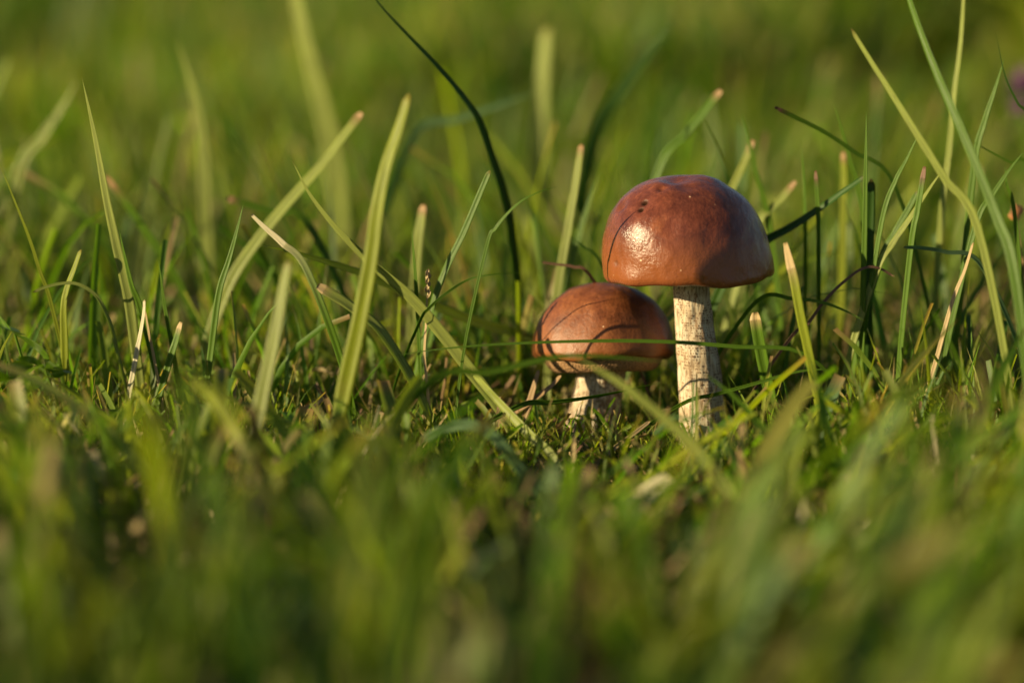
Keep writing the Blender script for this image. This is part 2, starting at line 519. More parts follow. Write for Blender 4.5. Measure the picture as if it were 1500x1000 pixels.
# ------------------------------------------------------------------ the lawn: blades nobody could count
FX = np.array([-200, 0, 200, 380, 560, 700, 790, 1060, 1120, 1200, 1300, 1400, 1500, 1700], float)
FY = np.array([590, 590, 580, 590, 610, 650, 690, 690, 625, 580, 520, 470, 440, 400], float)


# gaps in the turf through which single blades and scraps show: photo column, half width, row, depth
GAPS = [(340, 62, 685, -0.16), (400, 30, 610, -0.10), (690, 72, 672, -0.085), (955, 42, 752, -0.12), (700, 46, 840, -0.185), (376, 24, 668, -0.165), (138, 52, 850, -0.175)]


def gap_limit(lim, px, y):
    for cx, rx, row, Y in GAPS:
        lim = np.where((np.abs(px - cx) < rx) & (y < Y), np.maximum(lim, row), lim)
    return lim


def lawn(name, root_xy, length, width, lean0, curl, az, face, tone, dry_tip, cut, segs, fold, mat, label, dead=False):
    n = len(root_xy)
    t = np.linspace(0, 1, segs + 1)
    ang = lean0[:, None] + curl[:, None] * t[None, :] ** 1.4
    ds = length[:, None] / segs
    am = 0.5 * (ang[:, 1:] + ang[:, :-1])
    hx = np.concatenate([np.zeros((n, 1)), np.cumsum(np.sin(am) * ds, 1)], 1)
    hz = np.concatenate([np.zeros((n, 1)), np.cumsum(np.cos(am) * ds, 1)], 1)
    ca, sa = np.cos(az)[:, None], np.sin(az)[:, None]
    z0 = hgt(root_xy[:, 0], root_xy[:, 1]) - 0.002
    c = np.stack([root_xy[:, 0:1] + hx * ca, root_xy[:, 1:2] + hx * sa, z0[:, None] + hz], -1)
    floor = hgt(c[..., 0], c[..., 1]) + 0.001
    c[:, 1:, 2] = np.maximum(c[:, 1:, 2], floor[:, 1:])
    tan = np.stack([np.sin(ang) * ca, np.sin(ang) * sa, np.cos(ang)], -1)
    s0 = np.stack([-sa * np.ones_like(ang), ca * np.ones_like(ang), np.zeros_like(ang)], -1)
    n0 = np.cross(s0, tan)
    f = (face[:, None] + 0.5 * np.sin(face * 7)[:, None] * t[None, :])[..., None]
    side = np.cos(f) * s0 + np.sin(f) * n0
    nor = np.cross(tan, side)
    taper = np.where(cut[:, None], 0.75 + 0.25 * np.sin(np.pi * np.clip(t * 0.9, 0, 1))[None, :], np.clip(1 - t[None, :] ** 2.2, 0.03, 1) * (0.75 + 0.25 * np.sin(np.pi * t)[None, :]))
    hw = (width[:, None] * 0.5 * taper)[..., None]
    if fold:
        v = np.stack([c - side * hw + nor * hw * 0.35, c, c + side * hw + nor * hw * 0.35], 2); m = 3
        u = np.array([-1.0, 0.0, 1.0])
    else:
        v = np.stack([c - side * hw, c + side * hw], 2); m = 2
        u = np.array([-1.0, 1.0])
    idx = np.arange(n * (segs + 1) * m).reshape(n, segs + 1, m)
    q = np.stack([idx[:, :-1, :-1], idx[:, :-1, 1:], idx[:, 1:, 1:], idx[:, 1:, :-1]], -1).reshape(-1, 4)
    col = np.repeat(tone[:, None, :], segs + 1, 1)
    basew = np.clip(1 - t / 0.25, 0, 1)[None, :, None] * 0.55
    col = col * (1 - basew) + np.array([0.20, 0.19, 0.085]) * basew
    tipw = np.clip((t[None, :] - (1 - dry_tip[:, None])) / 0.06, 0, 1)[..., None]
    col = col * (1 - tipw) + T['tan'] * 1.15 * tipw
    col = np.repeat(col[:, :, None, :], m, 2)
    uv = np.zeros((n, segs + 1, m, 3))
    uv[..., 0] = u[None, None, :] + rng.uniform(0, 60, n)[:, None, None]
    uv[..., 1] = t[None, :, None] * (length / 0.02)[:, None, None]
    uv[..., 2] = rng.uniform(0, 40, n)[:, None, None]
    return link(name, mesh_np(name, v.reshape(-1, 3), q, mat, tint=col.reshape(-1, 3), uv=uv.reshape(-1, 3)), kind='stuff', label=label)


def tones(n, w):
    keys = list(w); p = np.array([w[k] for k in keys], float); p /= p.sum()
    a = np.array([T[k] for k in keys])[rng.choice(len(keys), n, p=p)]
    b = np.array([T[k] for k in keys])[rng.choice(len(keys), n, p=p)]
    m = rng.uniform(0, 0.5, (n, 1))
    return (a * (1 - m) + b * m) * rng.uniform(0.75, 1.25, (n, 1))


def clump(x, y, s, seed):
    return 0.5 + 0.25 * (np.sin(x * s + seed) + np.sin(y * s * 1.13 + 2 * seed)) * np.cos((x + y) * s * 0.57 + seed * 3) + 0.15 * np.sin((x - y) * s * 2.3 + seed)


def near_lawn():
    n = 46000
    x = rng.uniform(-0.66, 0.55, n); y = rng.uniform(-0.60, 1.0, n)
    half = 0.11 + (y + DIST) * 0.235
    ok = (x > -half - 0.32) & (x < half + 0.06)
    ok &= rng.random(n) < (0.35 + 0.7 * clump(x, y, 26, 1.0)) * np.clip(0.1 + 1.7 * clump(x, y, 85, 3.0), 0.12, 1)
    ok &= ~((y > 0.10) & (clump(x, y, 38, 7.0) < 0.52) & (rng.random(n) < 0.88))
    ok &= ~((y < -0.05) & (clump(x, y, 70, 9.0) < 0.53) & (rng.random(n) < 0.93))
    # bare feet of the mushrooms
    for c in (SA[6][0], SB[4][0]):
        ok &= np.hypot(x - c[0], y - c[1]) > 0.013
    x, y = x[ok], y[ok]; n = len(x)
    hgtn = 0.030 + 0.030 * clump(x, y, 13, 2.2) + 0.016 * rng.standard_normal(n)
    tall = (rng.random(n) < 0.10) & (x > -0.30)
    hgtn = np.where(tall, hgtn + rng.uniform(0.02, 0.06, n), hgtn)
    hgtn = np.where(y > 0.22, hgtn * 1.12, hgtn)
    hgtn = np.where(y < -0.05, hgtn * (0.55 + 0.9 * clump(x, y, 70, 9.0)), hgtn)
    hgtn = np.clip(hgtn, 0.012, 0.14)
    hgtn = np.where(x < -0.28, np.minimum(hgtn, 0.05), hgtn)
    # rank grass out of view beside the camera, made tall to shade the turf in front
    rank = (y + (0.05 - x) * 0.404 < -0.12) & (x < -(y + DIST) * 0.212 - 0.03) & (clump(x, y, 22, 5.0) > 0.45)
    hgtn = np.where(rank, 0.10 + 0.06 * rng.random(n), hgtn)
    cc = y + (0.05 - x) * 0.404
    shade_clump = (cc > 0.27) & (cc < 0.52) & (x < -(y + DIST) * 0.212 - 0.03) & (clump(x, y, 25, 2.0) > 0.38)  # tall clump added out of view on the left to darken the background turf
    hgtn = np.where(shade_clump, 0.10 + 0.06 * rng.random(n), hgtn)
    back = (y > 0.13) & ~shade_clump & (rng.random(n) < 0.16)
    hgtn = np.where(back, rng.uniform(0.075, 0.13, n), hgtn)
    # short turf on the sunny side of the mushrooms and beside their feet
    d = np.hypot((x + 0.00) / 1.0, (y + 0.0) / 0.8)
    along = (x - 0.05) * L.x + y * L.y; across = np.abs(-(x - 0.05) * L.y + y * L.x)
    lane = (along > 0) & (across < 0.05) & (along < 0.3)
    hgtn = np.where(lane, np.minimum(hgtn, 0.014 + 0.012 * rng.random(n) + 0.17 * np.maximum(along - 0.03, 0)), hgtn)
    feet = np.hypot(x - 0.05, y) < 0.045
    hgtn = np.where(feet, np.minimum(hgtn, 0.012 + 0.014 * rng.random(n)), hgtn)
    width = rng.uniform(0.0012, 0.0036, n) * (0.6 + 7 * np.minimum(hgtn, 0.07)) * np.where(y < -0.1, 1.35, 1.0)
    lean = np.abs(rng.normal(0.15, 0.2, n)); curl = rng.gamma(2.0, 0.28, n)
    az = np.where(x > 0.02, 0.2, 2.2) + 1.2 * np.sin(x * 9 + y * 5) + rng.normal(0, 1.3, n)
    hgtn = np.where(np.hypot(x + 0.175, y + 0.05) < 0.04, np.minimum(hgtn, 0.02), hgtn)      # clover patch
    # keep the view to the mushrooms open: turf in front is only so tall
    tipz = hgtn * np.cos(np.clip(lean + 0.45 * curl, 0, 1.3))
    px, py, f = project(np.stack([x, y, hgt(x, y) + tipz], -1))
    lim = np.interp(px, FX, FY) + rng.normal(0, 22, n)
    lim = gap_limit(lim, px, y)
    gx_, gy_, _ = project(np.stack([x, y, hgt(x, y)], -1))
    frac = np.clip((gy_ - lim) / np.maximum(gy_ - py, 1), 0.12, 1)
    hgtn = np.where((y < -0.015) & ~rank, hgtn * frac, hgtn)
    tone = tones(n, dict(green=5, deep=2.2, yellow=3, pale=0.9, blue=0.4, straw=0.55, tan=0.3))
    drytip = np.where(rng.random(n) < 0.35, rng.uniform(0.02, 0.12, n), 0.0)
    lawn('grass', np.stack([x, y], -1), hgtn, width, lean, curl, az, rng.uniform(-1.2, 1.2, n), tone, drytip, rng.random(n) < 0.4, 6, True, M_GRASS,
         'short green lawn grass growing all around the mushrooms')
    # broad coarse blades lying over in front of the mushrooms
    m = 520
    x3 = rng.uniform(-0.2, 0.22, m); y3 = rng.uniform(-0.36, -0.05, m)
    h3 = rng.uniform(0.03, 0.10, m); l3 = rng.uniform(0.2, 1.1, m); c3 = rng.uniform(0.1, 1.0, m)
    a3 = np.where(x3 > 0.0, 0.15, 2.4) + rng.normal(0, 0.8, m)
    tp = np.stack([x3 + h3 * np.sin(l3 + 0.4 * c3) * np.cos(a3), y3 + h3 * np.sin(l3 + 0.4 * c3) * np.sin(a3), hgt(x3, y3) + h3 * np.cos(np.clip(l3 + 0.45 * c3, 0, 1.4))], -1)
    qx, qy, _ = project(tp); _, qg, _ = project(np.stack([x3, y3, hgt(x3, y3)], -1))
    lm = np.interp(qx, FX, FY) + rng.normal(-25, 25, m)
    lm = np.where((qx > 740) & (qx < 1110), np.maximum(lm, 690), lm)
    lm = gap_limit(lm, qx, y3)
    h3 = h3 * np.clip((qg - lm) / np.maximum(qg - qy, 1), 0.15, 1)
    lawn('grass', np.stack([x3, y3], -1), h3, rng.uniform(0.0035, 0.0068, m), l3, c3, a3, rng.uniform(-1.0, 1.0, m), tones(m, dict(green=4, deep=2, yellow=4, pale=1.6, blue=0.6, straw=0.7)),
         np.where(rng.random(m) < 0.4, rng.uniform(0.03, 0.15, m), 0.0), rng.random(m) < 0.5, 7, True, M_GRASS, 'broad coarse grass blades lying over before the mushrooms')
    # fine young blades between the others
    m = 9000
    x2 = rng.uniform(-0.24, 0.24, m); y2 = rng.uniform(-0.09, 0.16, m)
    k2 = (rng.random(m) < 0.3 + 0.8 * clump(x2, y2, 60, 4.0))
    for c in (SA[6][0], SB[4][0]):
        k2 &= np.hypot(x2 - c[0], y2 - c[1]) > 0.012
    x2, y2 = x2[k2], y2[k2]; m = len(x2)
    h2 = rng.uniform(0.012, 0.05, m)
    h2 = np.where(np.hypot(x2 - 0.04, y2) < 0.06, np.minimum(h2, 0.02), h2)
    al = (x2 - 0.05) * L.x + y2 * L.y; ac = np.abs(-(x2 - 0.05) * L.y + y2 * L.x)
    h2 = np.where((al > 0) & (ac < 0.05), np.minimum(h2, 0.022 + 0.15 * np.maximum(al - 0.03, 0)), h2)
    lawn('grass', np.stack([x2, y2], -1), h2, rng.uniform(0.0006, 0.0018, m), np.abs(rng.normal(0.25, 0.3, m)), rng.gamma(2.0, 0.35, m), rng.uniform(0, 6.28, m), rng.uniform(-1.2, 1.2, m),
         tones(m, dict(green=5, deep=1.5, yellow=4, pale=1, straw=1.3, tan=0.8)), np.where(rng.random(m) < 0.4, rng.uniform(0.03, 0.2, m), 0.0), rng.random(m) < 0.35, 5, True, M_GRASS,
         'fine young grass blades crowded between the taller ones')
    # dead blades lying in the turf
    m = 12000
    x = rng.uniform(-0.5, 0.4, m); y = rng.uniform(-0.40, 0.35, m)
    tone = tones(m, dict(straw=3, tan=3, brown=2, white=0.7, yellow=0.6))
    lay = np.where(np.hypot(x - 0.045, y + 0.03) < 0.085, rng.uniform(1.15, 1.5, m), rng.uniform(0.35, 1.5, m))
    lawn('dead_grass', np.stack([x, y], -1), rng.uniform(0.012, 0.045, m), rng.uniform(0.0008, 0.0022, m), lay, rng.normal(0.1, 0.4, m), rng.uniform(0, 6.28, m),
         rng.uniform(-1.5, 1.5, m), tone, np.zeros(m), rng.random(m) < 0.6, 4, True, M_DRY, 'dead straw coloured blades matted between the living grass')


def far_lawn():
    n = 120000
    yy = 0.95 + 11.0 * rng.random(n) ** 1.8
    half = 0.25 + (yy + DIST) * 0.26
    x = rng.uniform(-1, 1, n) * half - 0.15 * rng.random(n)
    ok = rng.random(n) < (0.25 + 0.8 * clump(x, yy, 5.0, 0.6)) * np.clip(-0.7 + 2.8 * clump(x, yy, 13.0, 2.0), 0.05, 1)
    x, y = x[ok], yy[ok]; n = len(x)
    h = np.clip(0.025 + 0.30 * np.clip(clump(x, y, 6.0, 1.4), 0, 1) ** 2.4 + 0.02 * rng.standard_normal(n), 0.02, 0.26)
    tone = tones(n, dict(green=5, deep=4, yellow=2.4, pale=0.9, straw=0.3))  # heavier deep share stands in for shade over the far lawn
    lawn('grass', np.stack([x, y], -1), h, rng.uniform(0.002, 0.005, n) * (1 + 0.12 * y), np.abs(rng.normal(0.15, 0.22, n)), rng.gamma(2.0, 0.28, n), rng.uniform(0, 6.28, n),
         rng.uniform(-1.2, 1.2, n), tone, np.where(rng.random(n) < 0.3, 0.1, 0.0), rng.random(n) < 0.4, 4, False, M_GRASS,
         'blurred lawn grass stretching away behind the mushrooms')


near_lawn()
far_lawn()


# ------------------------------------------------------------------ single blades that stand out
def catmull(pts, n):
    p = [pts[0] * 2 - pts[1]] + pts + [pts[-1] * 2 - pts[-2]]
    out = []
    m = len(pts) - 1
    for k in range(n + 1):
        s = min(k / n * m, m - 1e-6); i = int(s); u = s - i
        a, b, c, d = p[i], p[i + 1], p[i + 2], p[i + 3]
        out.append(0.5 * ((2 * b) + (c - a) * u + (2 * a - 5 * b + 4 * c - d) * u * u + (3 * b - a - 3 * c + d) * u ** 3))
    return out


def strip_mesh(name, cen, hw, roll, tone, tip_tone, tip_from, t0, t1, fold, mat, thick=0.00012, ends=(True, True)):
    """A folded leaf with thickness between parameters t0 and t1 of the centre line."""
    n = len(cen)
    ts = np.linspace(0, 1, n)
    C = np.array([tuple(c) for c in cen])
    tan = np.gradient(C, axis=0); tan /= np.linalg.norm(tan, axis=1)[:, None] + 1e-12
    view = C - np.array(FAR_SIDE); view /= np.linalg.norm(view, axis=1)[:, None]
    s = np.cross(tan, view); s /= np.linalg.norm(s, axis=1)[:, None] + 1e-9
    dep = np.cross(tan, s)
    rl = roll + 0.35 * np.sin(ts * 3.0 + roll * 9)
    side = np.cos(rl)[:, None] * s + np.sin(rl)[:, None] * dep
    nor = np.cross(tan, side)
    h = (hw / max(0.35, math.cos(roll)))[:, None]
    keep = (ts >= t0 - 1e-6) & (ts <= t1 + 1e-6)
    rows = []
    for k, (u, lift) in enumerate(((-1, fold), (-0.5, fold * 0.42), (0, 0), (0.5, fold * 0.42), (1, fold))):
        rows.append(C + side * h * u + nor * h * lift)
    top = np.stack(rows, 1)[keep]
    bot = top - (nor[keep] * thick)[:, None, :]
    k, m = top.shape[0], 5
    V = np.concatenate([top.reshape(-1, 3), bot.reshape(-1, 3)])
    o = k * m
    q = []
    for i in range(k - 1):
        for j in range(m - 1):
            a = i * m + j
            q.append((a, a + 1, a + m + 1, a + m)); q.append((o + a, o + a + m, o + a + m + 1, o + a + 1))
        q.append((i * m, (i + 1) * m, o + (i + 1) * m, o + i * m))
        q.append((i * m + m - 1, o + i * m + m - 1, o + (i + 1) * m + m - 1, (i + 1) * m + m - 1))
    for i in [e for e, on in zip((0, k - 1), ends) if on]:
        for j in range(m - 1):
            a = i * m + j
            q.append((a, o + a, o + a + 1, a + 1))
    tk = ts[keep]
    w = np.clip((tk - tip_from) / max(0.05, t1 - tip_from if t1 < 1 else 0.05), 0, 1)[:, None] ** 1.3
    col = tone * (1 - w) + tip_tone * w
    bw = np.clip(1 - tk / 0.12, 0, 1)[:, None] * 0.4
    col = col * (1 - bw) + np.array([0.22, 0.21, 0.10]) * bw
    col = np.tile(np.repeat(col[:, None, :], m, 1).reshape(-1, 3), (2, 1))
    uv = np.zeros((len(V), 3))
    r0, r1 = random.uniform(0, 50), random.uniform(0, 50)
    uu = np.tile(np.array([-1, -0.5, 0, 0.5, 1.0]), k)
    ln = np.linalg.norm(C[-1] - C[0])
    uv[:, 0] = np.tile(uu, 2) + r0; uv[:, 1] = np.tile(np.repeat(tk * ln / 0.02, m), 2); uv[:, 2] = r1
    return mesh_np(name, V, np.array(q), mat, tint=col, uv=uv)


def blade(label, pts, Y, w, tone='green', tip='point', roll=None, rooted=True, name='grass_blade', cat='grass blade', group='single grass blades standing out of the lawn',
          tip_tone='tan', w_tip=None, fold=0.35, mat=None, tip_len=0.05, extra=None):
    """pts: photo pixels from the TIP down to where the blade sinks from view; Y: depth at tip, depth at foot."""
    Y0, Y1 = Y if isinstance(Y, tuple) else (Y, Y)
    m = len(pts)
    V = [P(px, py, Y0 + (Y1 - Y0) * i / (m - 1)) for i, (px, py) in enumerate(pts)]
    if extra: V = extra
    if rooted:
        a = V[-1]; d = (V[-1] - V[-2]).normalized()
        z = a.z - float(hgt(a.x, a.y))
        if z > 0.002:
            steep = max(0.35, -d.z)
            reach = min(0.04, z / steep)
            V.append(a + Vector((d.x * reach * 0.5, d.y * reach * 0.5, -z * 0.5)))
            b = a + Vector((d.x * reach * 0.8, d.y * reach * 0.8, 0)); b.z = float(hgt(b.x, b.y)) - 0.004
            V.append(b)
        else:
            b = a + Vector((d.x * 0.004, 0, 0)); b.z = float(hgt(b.x, b.y)) - 0.004; V.append(b)
    V = V[::-1]
    n = 36
    cen = catmull(V, n)
    ts = np.linspace(0, 1, n + 1)
    Ym = (Y0 + Y1) / 2
    hw = np.full(n + 1, w / ppm(Ym) / 2)
    hw *= 0.7 + 0.3 * np.clip(ts / 0.25, 0, 1)
    if tip == 'point':
        hw *= np.clip(1 - np.clip((ts - 0.35) / 0.65, 0, 1) ** 1.9, 0.04, 1)
    elif tip == 'blunt':
        hw *= np.clip(1 - 0.35 * np.clip((ts - 0.3) / 0.7, 0, 1) - 0.5 * np.clip((ts - 0.965) / 0.035, 0, 1) ** 2, 0.1, 1)
    if w_tip: hw *= 1 + (w_tip / w - 1) * ts
    if roll is None: roll = random.uniform(-0.8, 0.8)
    upright = abs(pts[0][1] - pts[-1][1]) > abs(pts[0][0] - pts[-1][0]) * 0.8
    if upright: roll = -abs(roll) - 0.4 if tone != 'deep' else abs(roll)  # deep blades turn from the sun; their dark tone also carries shade
    tn = T[tone] * random.uniform(0.92, 1.08)
    mat = mat or (M_DRY if tone in ('straw', 'tan', 'brown', 'white') else M_GRASS)
    origin = Vector(cen[0]); origin.z = max(0.0, origin.z)
    if tip == 'cut':                            # mown end: a dry stub as a part of its own
        split = ts[np.argmin(np.abs(ts - (1 - tip_len)))]
        me = strip_mesh(name, cen, hw, roll, tn, tn * 0.12 + T[tip_tone] * 0.88, split - 0.055 - 0.6 * tip_len, 0, split, fold, mat, ends=(True, False))
        me2 = strip_mesh('cut_tip', cen, hw * (1.0 - 0.45 * np.clip((ts - split) / (1 - split), 0, 1) ** 1.5), roll, T[tip_tone], T[tip_tone], 2, split, 1, fold, M_DRY, ends=(False, True))
    else:
        me = strip_mesh(name, cen, hw, roll, tn, T[tip_tone] * 0.6 + tn * 0.4, 0.975 if tip == 'point' else 0.95, 0, 1, fold, mat)
        me2 = None
    me.transform(Matrix.Translation(-origin))
    o = link(name, me, label=label, category=cat, group=group)
    o.location = origin
    if me2:
        me2.transform(Matrix.Translation(-origin))
        link('cut_tip', me2, o)
    return o


B = blade
# --- behind and beside the mushrooms
B('long dark green blade bent at a pale joint, arching out high above the lawn', [(535, -22), (560, 12), (600, 55), (650, 108), (690, 158), (704, 184), (722, 235), (742, 300), (755, 385), (760, 440)], (0.03, 0.06), 11, 'deep', roll=0.5, w_tip=11)
B('pale upright blade with blunt dry tip beside the domed chestnut cap', [(853, 212), (846, 260), (833, 335), (818, 420)], 0.055, 11, 'pale', 'cut', roll=0.2, tip_len=0.04)
B('soft green blade leaning on the blunt pale blade beside the chestnut cap', [(878, 250), (862, 300), (845, 360), (828, 430)], 0.085, 10, 'green', roll=0.2)
B('slim straight blade with pale tip standing left open between bent blade and seed spike'.replace('left open ', ''), [(718, 250), (703, 285), (680, 340), (655, 392), (634, 450)], 0.0, 9, 'green', 'blunt', roll=0.4)
B('long pale blade slanting down across the turf towards the small mushroom stem', [(428, 235), (455, 285), (495, 335), (545, 385), (600, 432), (650, 490), (692, 545)], (0.0, -0.012), 17, 'pale', roll=0.1)
B('broad pale blade lying level across the turf, reaching the small russet cap', [(385, 360), (440, 372), (530, 400), (620, 440), (700, 472), (785, 500)], (-0.01, 0.06), 16, 'pale', roll=0.2)
B('pale cut clipping with a white shiny spot, lying before the small mushroom stem', [(690, 540), (708, 562), (740, 597), (778, 638)], (-0.02, -0.05), 15, 'pale', 'blunt', roll=0.1, cat='grass clipping', rooted=True)
B('thin level blade crossing in front of the russet cap and both stems', [(570, 522), (630, 513), (700, 506), (800, 501), (900, 499), (990, 501), (1080, 508), (1180, 519)], (-0.03, -0.035), 6, 'green', roll=0.3, w_tip=5)
B('soft blurred blade crossing the rim of the russet cap', [(985, 531), (900, 523), (830, 521), (775, 531), (715, 545), (640, 552)], (-0.085, -0.09), 10, 'green', roll=0.2)
B('wide blurred blade slanting down between the two mushroom stems', [(838, 520), (880, 543), (922, 570), (1000, 636), (1055, 700), (1085, 740)], (-0.115, -0.135), 16, 'pale', roll=0.2)
B('dark thin blade crossing the thick pale stem of the small mushroom', [(968, 560), (910, 573), (854, 583), (805, 589), (764, 593)], (-0.02, -0.03), 7, 'green', roll=0.5)
B('thin arched blade springing sideways from the foot of the slim speckled stem', [(1226, 545), (1200, 541), (1160, 546), (1105, 562), (1050, 577), (1001, 590)], (-0.03, -0.03), 6, 'green', roll=0.2)
B('mown stub with pinkish torn top standing beside the slim speckled stem', [(1108, 457), (1113, 490), (1120, 530), (1130, 575), (1140, 620)], -0.012, 14, 'green', 'cut', roll=0.35, tip_len=0.06, tip_tone='straw', fold=0.7)
B('withered blade with tan shrivelled top standing beside the chestnut cap', [(1151, 355), (1158, 385), (1164, 410), (1172, 455), (1186, 520)], (-0.035, -0.04), 11, 'yellow', 'cut', roll=0.3, tip_len=0.22, tip_tone='straw')
B('wide dark green blade with bright edges rising out behind the chestnut cap', [(1270, 259), (1240, 280), (1205, 305), (1160, 334), (1118, 356), (1080, 380)], (0.01, 0.04), 14, 'deep', 'blunt', roll=-0.5, fold=0.6)
B('fine upright pointed blade crossing the end of the wide dark blade', [(1269, 160), (1269, 210), (1268, 270), (1267, 340), (1265, 420)], 0.0, 7, 'green', roll=0.3)
B('broad upright dark blade shading the turf beside the wide slanting one', [(1276, 262), (1275, 320), (1272, 390), (1268, 460)], 0.015, 17, 'deep', 'blunt', roll=0.3)
B('blade with a pale tip slanting up behind the top of the chestnut cap', [(1057, 133), (1035, 160), (1005, 197), (965, 250)], 0.08, 10, 'green', 'cut', roll=0.3, tip_len=0.05)
B('thin wiry stalk with dark brown tip leaning over the turf', [(1135, 157), (1165, 172), (1205, 192), (1250, 222), (1310, 270)], (0.02, 0.03), 6, 'green', 'cut', roll=0.2, tip_tone='brown', tip_len=0.05)
B('long pale straight stalk with blunt tip leaning across the upright blades', [(1247, 42), (1280, 95), (1312, 145), (1345, 198), (1385, 262), (1430, 325)], (-0.03, -0.05), 10, 'pale', 'blunt', roll=0.2)
B('tall arching blade bending over the pale straight stalk', [(1325, -25), (1345, 35), (1370, 100), (1398, 165), (1430, 240), (1462, 320), (1485, 390)], (-0.02, -0.07), 13, 'green', 'blunt', roll=0.2)
B('tall thin pale stalk rising straight past the arching blade', [(1413, -20), (1408, 60), (1398, 140), (1391, 220), (1380, 310)], 0.05, 8, 'pale', 'blunt', roll=0.2)
B('dark slim blade with pointed tip beside the tall pale stalk', [(1472, 84), (1458, 130), (1442, 180), (1428, 240)], 0.02, 8, 'green', roll=0.3)
B('fine dark blade hanging across beside the purple flower', [(1458, 45), (1472, 110), (1490, 150), (1512, 195)], 0.015, 4, 'deep', roll=0.3)
B('short pointed blade crossing behind the wiry brown tipped stalk', [(1220, 147), (1232, 185), (1246, 235), (1262, 300)], 0.035, 6, 'green', roll=0.3)
B('fine pointed blade standing behind the crest of the chestnut cap', [(1085, 160), (1097, 205), (1110, 260), (1128, 330)], 0.06, 7, 'green', roll=0.3)
B('slanting blade with tan cut tip behind the crest of the chestnut cap', [(1104, 206), (1090, 240), (1072, 278), (1050, 330)], 0.07, 9, 'yellow', 'cut', roll=0.3)
B('blade with pale broken tip slanting away behind the chestnut cap shoulder', [(1166, 266), (1148, 288), (1128, 308), (1108, 335)], 0.06, 8, 'pale', 'cut', roll=0.3, tip_len=0.08)
B('fine upright blade between the chestnut cap and the wide dark blade', [(1173, 212), (1177, 250), (1179, 300), (1180, 350)], 0.04, 5, 'green', roll=0.3)
B('stubby upright blade with round tan top behind the wide dark blade', [(1236, 222), (1237, 255), (1236, 300)], 0.08, 9, 'yellow', 'cut', roll=0.2, tip_len=0.08)
B('needle thin blade with brown point standing above the wide dark blade', [(1195, 250), (1197, 280), (1199, 330)], 0.02, 5, 'green', 'cut', roll=0.3, tip_tone='brown', tip_len=0.12)
B('fine slanting blade touching the joint of the pale straight stalk', [(1346, 196), (1330, 230), (1312, 265), (1292, 325)], 0.0, 6, 'green', roll=0.3)
B('bright broad blade catching the sun, slanting behind the pale straight stalk', [(1388, 240), (1365, 272), (1340, 310), (1310, 355), (1285, 395)], 0.0, 10, 'pale', roll=0.1)
B('upright thin blade with brown point crossing the bright sunlit blade', [(1355, 244), (1350, 275), (1344, 310), (1335, 360)], -0.005, 7, 'green', 'cut', roll=0.3, tip_tone='brown', tip_len=0.1)
B('blade with folded pale edge slanting low behind the bright sunlit blade', [(1345, 280), (1330, 308), (1312, 340), (1290, 385)], 0.01, 9, 'green', 'blunt', roll=0.4)
B('thin blade tilting across the foot of the arching blade', [(1500, 222), (1478, 250), (1455, 285), (1430, 330)], 0.0, 7, 'green', roll=0.3)
B('small wiry blade with pale tip beside the foot of the arching blade', [(1424, 207), (1450, 222), (1480, 238), (1510, 252)], 0.02, 5, 'green', roll=0.3)
B('short pointed blade upright at the foot of the tall pale stalk', [(1472, 240), (1475, 270), (1486, 310)], 0.01, 5, 'green', roll=0.3)
B('blue green blade lying nearly level with a sunlit edge', [(1323, 362), (1350, 363), (1385, 369), (1437, 388)], (-0.01, 0.0), 7, 'blue', 'blunt', roll=0.2)
B('pale dry straw leaning steeply in the dense green turf', [(1426, 355), (1414, 395), (1396, 440), (1375, 515)], -0.01, 6, 'straw', 'blunt', roll=0.2, name='straw', cat='straw', group='dry straws in the turf')
B('curled brown withered blade sagging through the turf', [(1310, 405), (1285, 392), (1262, 394), (1232, 416), (1205, 444), (1180, 478), (1160, 492)], (0.0, -0.005), 5, 'brown', 'blunt', roll=0.2)
B('thin bowed blade, dark then sunlit at its end, under the chestnut cap rim', [(1266, 470), (1240, 456), (1205, 443), (1160, 437), (1108, 441)], (-0.012, 0.0), 6, 'green', roll=0.2)
B('fine dark twig with reddish tip poking out beside the chestnut cap', [(793, 384), (815, 387), (840, 391), (866, 406)], 0.02, 5, 'brown', 'blunt', roll=0.2)
B('thin dark blade bent against the side of the chestnut cap', [(838, 347), (855, 362), (880, 385)], 0.03, 5, 'deep', roll=0.2)
# --- the other side of the lawn
B('tall pointed blade standing alone with a fine pale tip', [(120, 114), (131, 160), (143, 215), (157, 290), (172, 360), (188, 430), (198, 500)], 0.0, 14, 'pale', roll=0.15)
B('fine curved blade leaning out beside the clover', [(-4, 232), (18, 285), (42, 345), (60, 400), (74, 440)], 0.0, 5, 'yellow', roll=0.2)
B('short upright blade with yellow rounded tip over the clover', [(119, 366), (110, 392), (98, 425), (94, 452), (95, 500)], -0.005, 11, 'yellow', 'blunt', roll=0.1)
B('bright slim blade tucked against the tall pointed blade', [(175, 338), (183, 375), (194, 420), (206, 452)], -0.005, 8, 'green', roll=0.2)
B('short pointed blade rising from the matted turf', [(232, 378), (237, 415), (243, 455), (252, 505)], -0.005, 6, 'green', roll=0.2)
B('upright pointed blade with a second narrow blade at its foot', [(357, 297), (348, 335), (336, 380), (322, 425), (312, 495)], -0.008, 8, 'green', roll=0.3)
B('wide soft pale blade with cut tip leaning away behind the turf', [(531, 166), (505, 200), (470, 245), (425, 295), (380, 350), (335, 420)], (0.07, 0.06), 15, 'pale', 'cut', roll=0.1, tip_len=0.04)
B('broad blurred bright green blade rising in front of the slanting pale blades', [(600, 138), (585, 190), (568, 240), (555, 300), (546, 370), (530, 460), (508, 560)], (-0.075, -0.08), 21, 'yellow', 'blunt', roll=0.2)
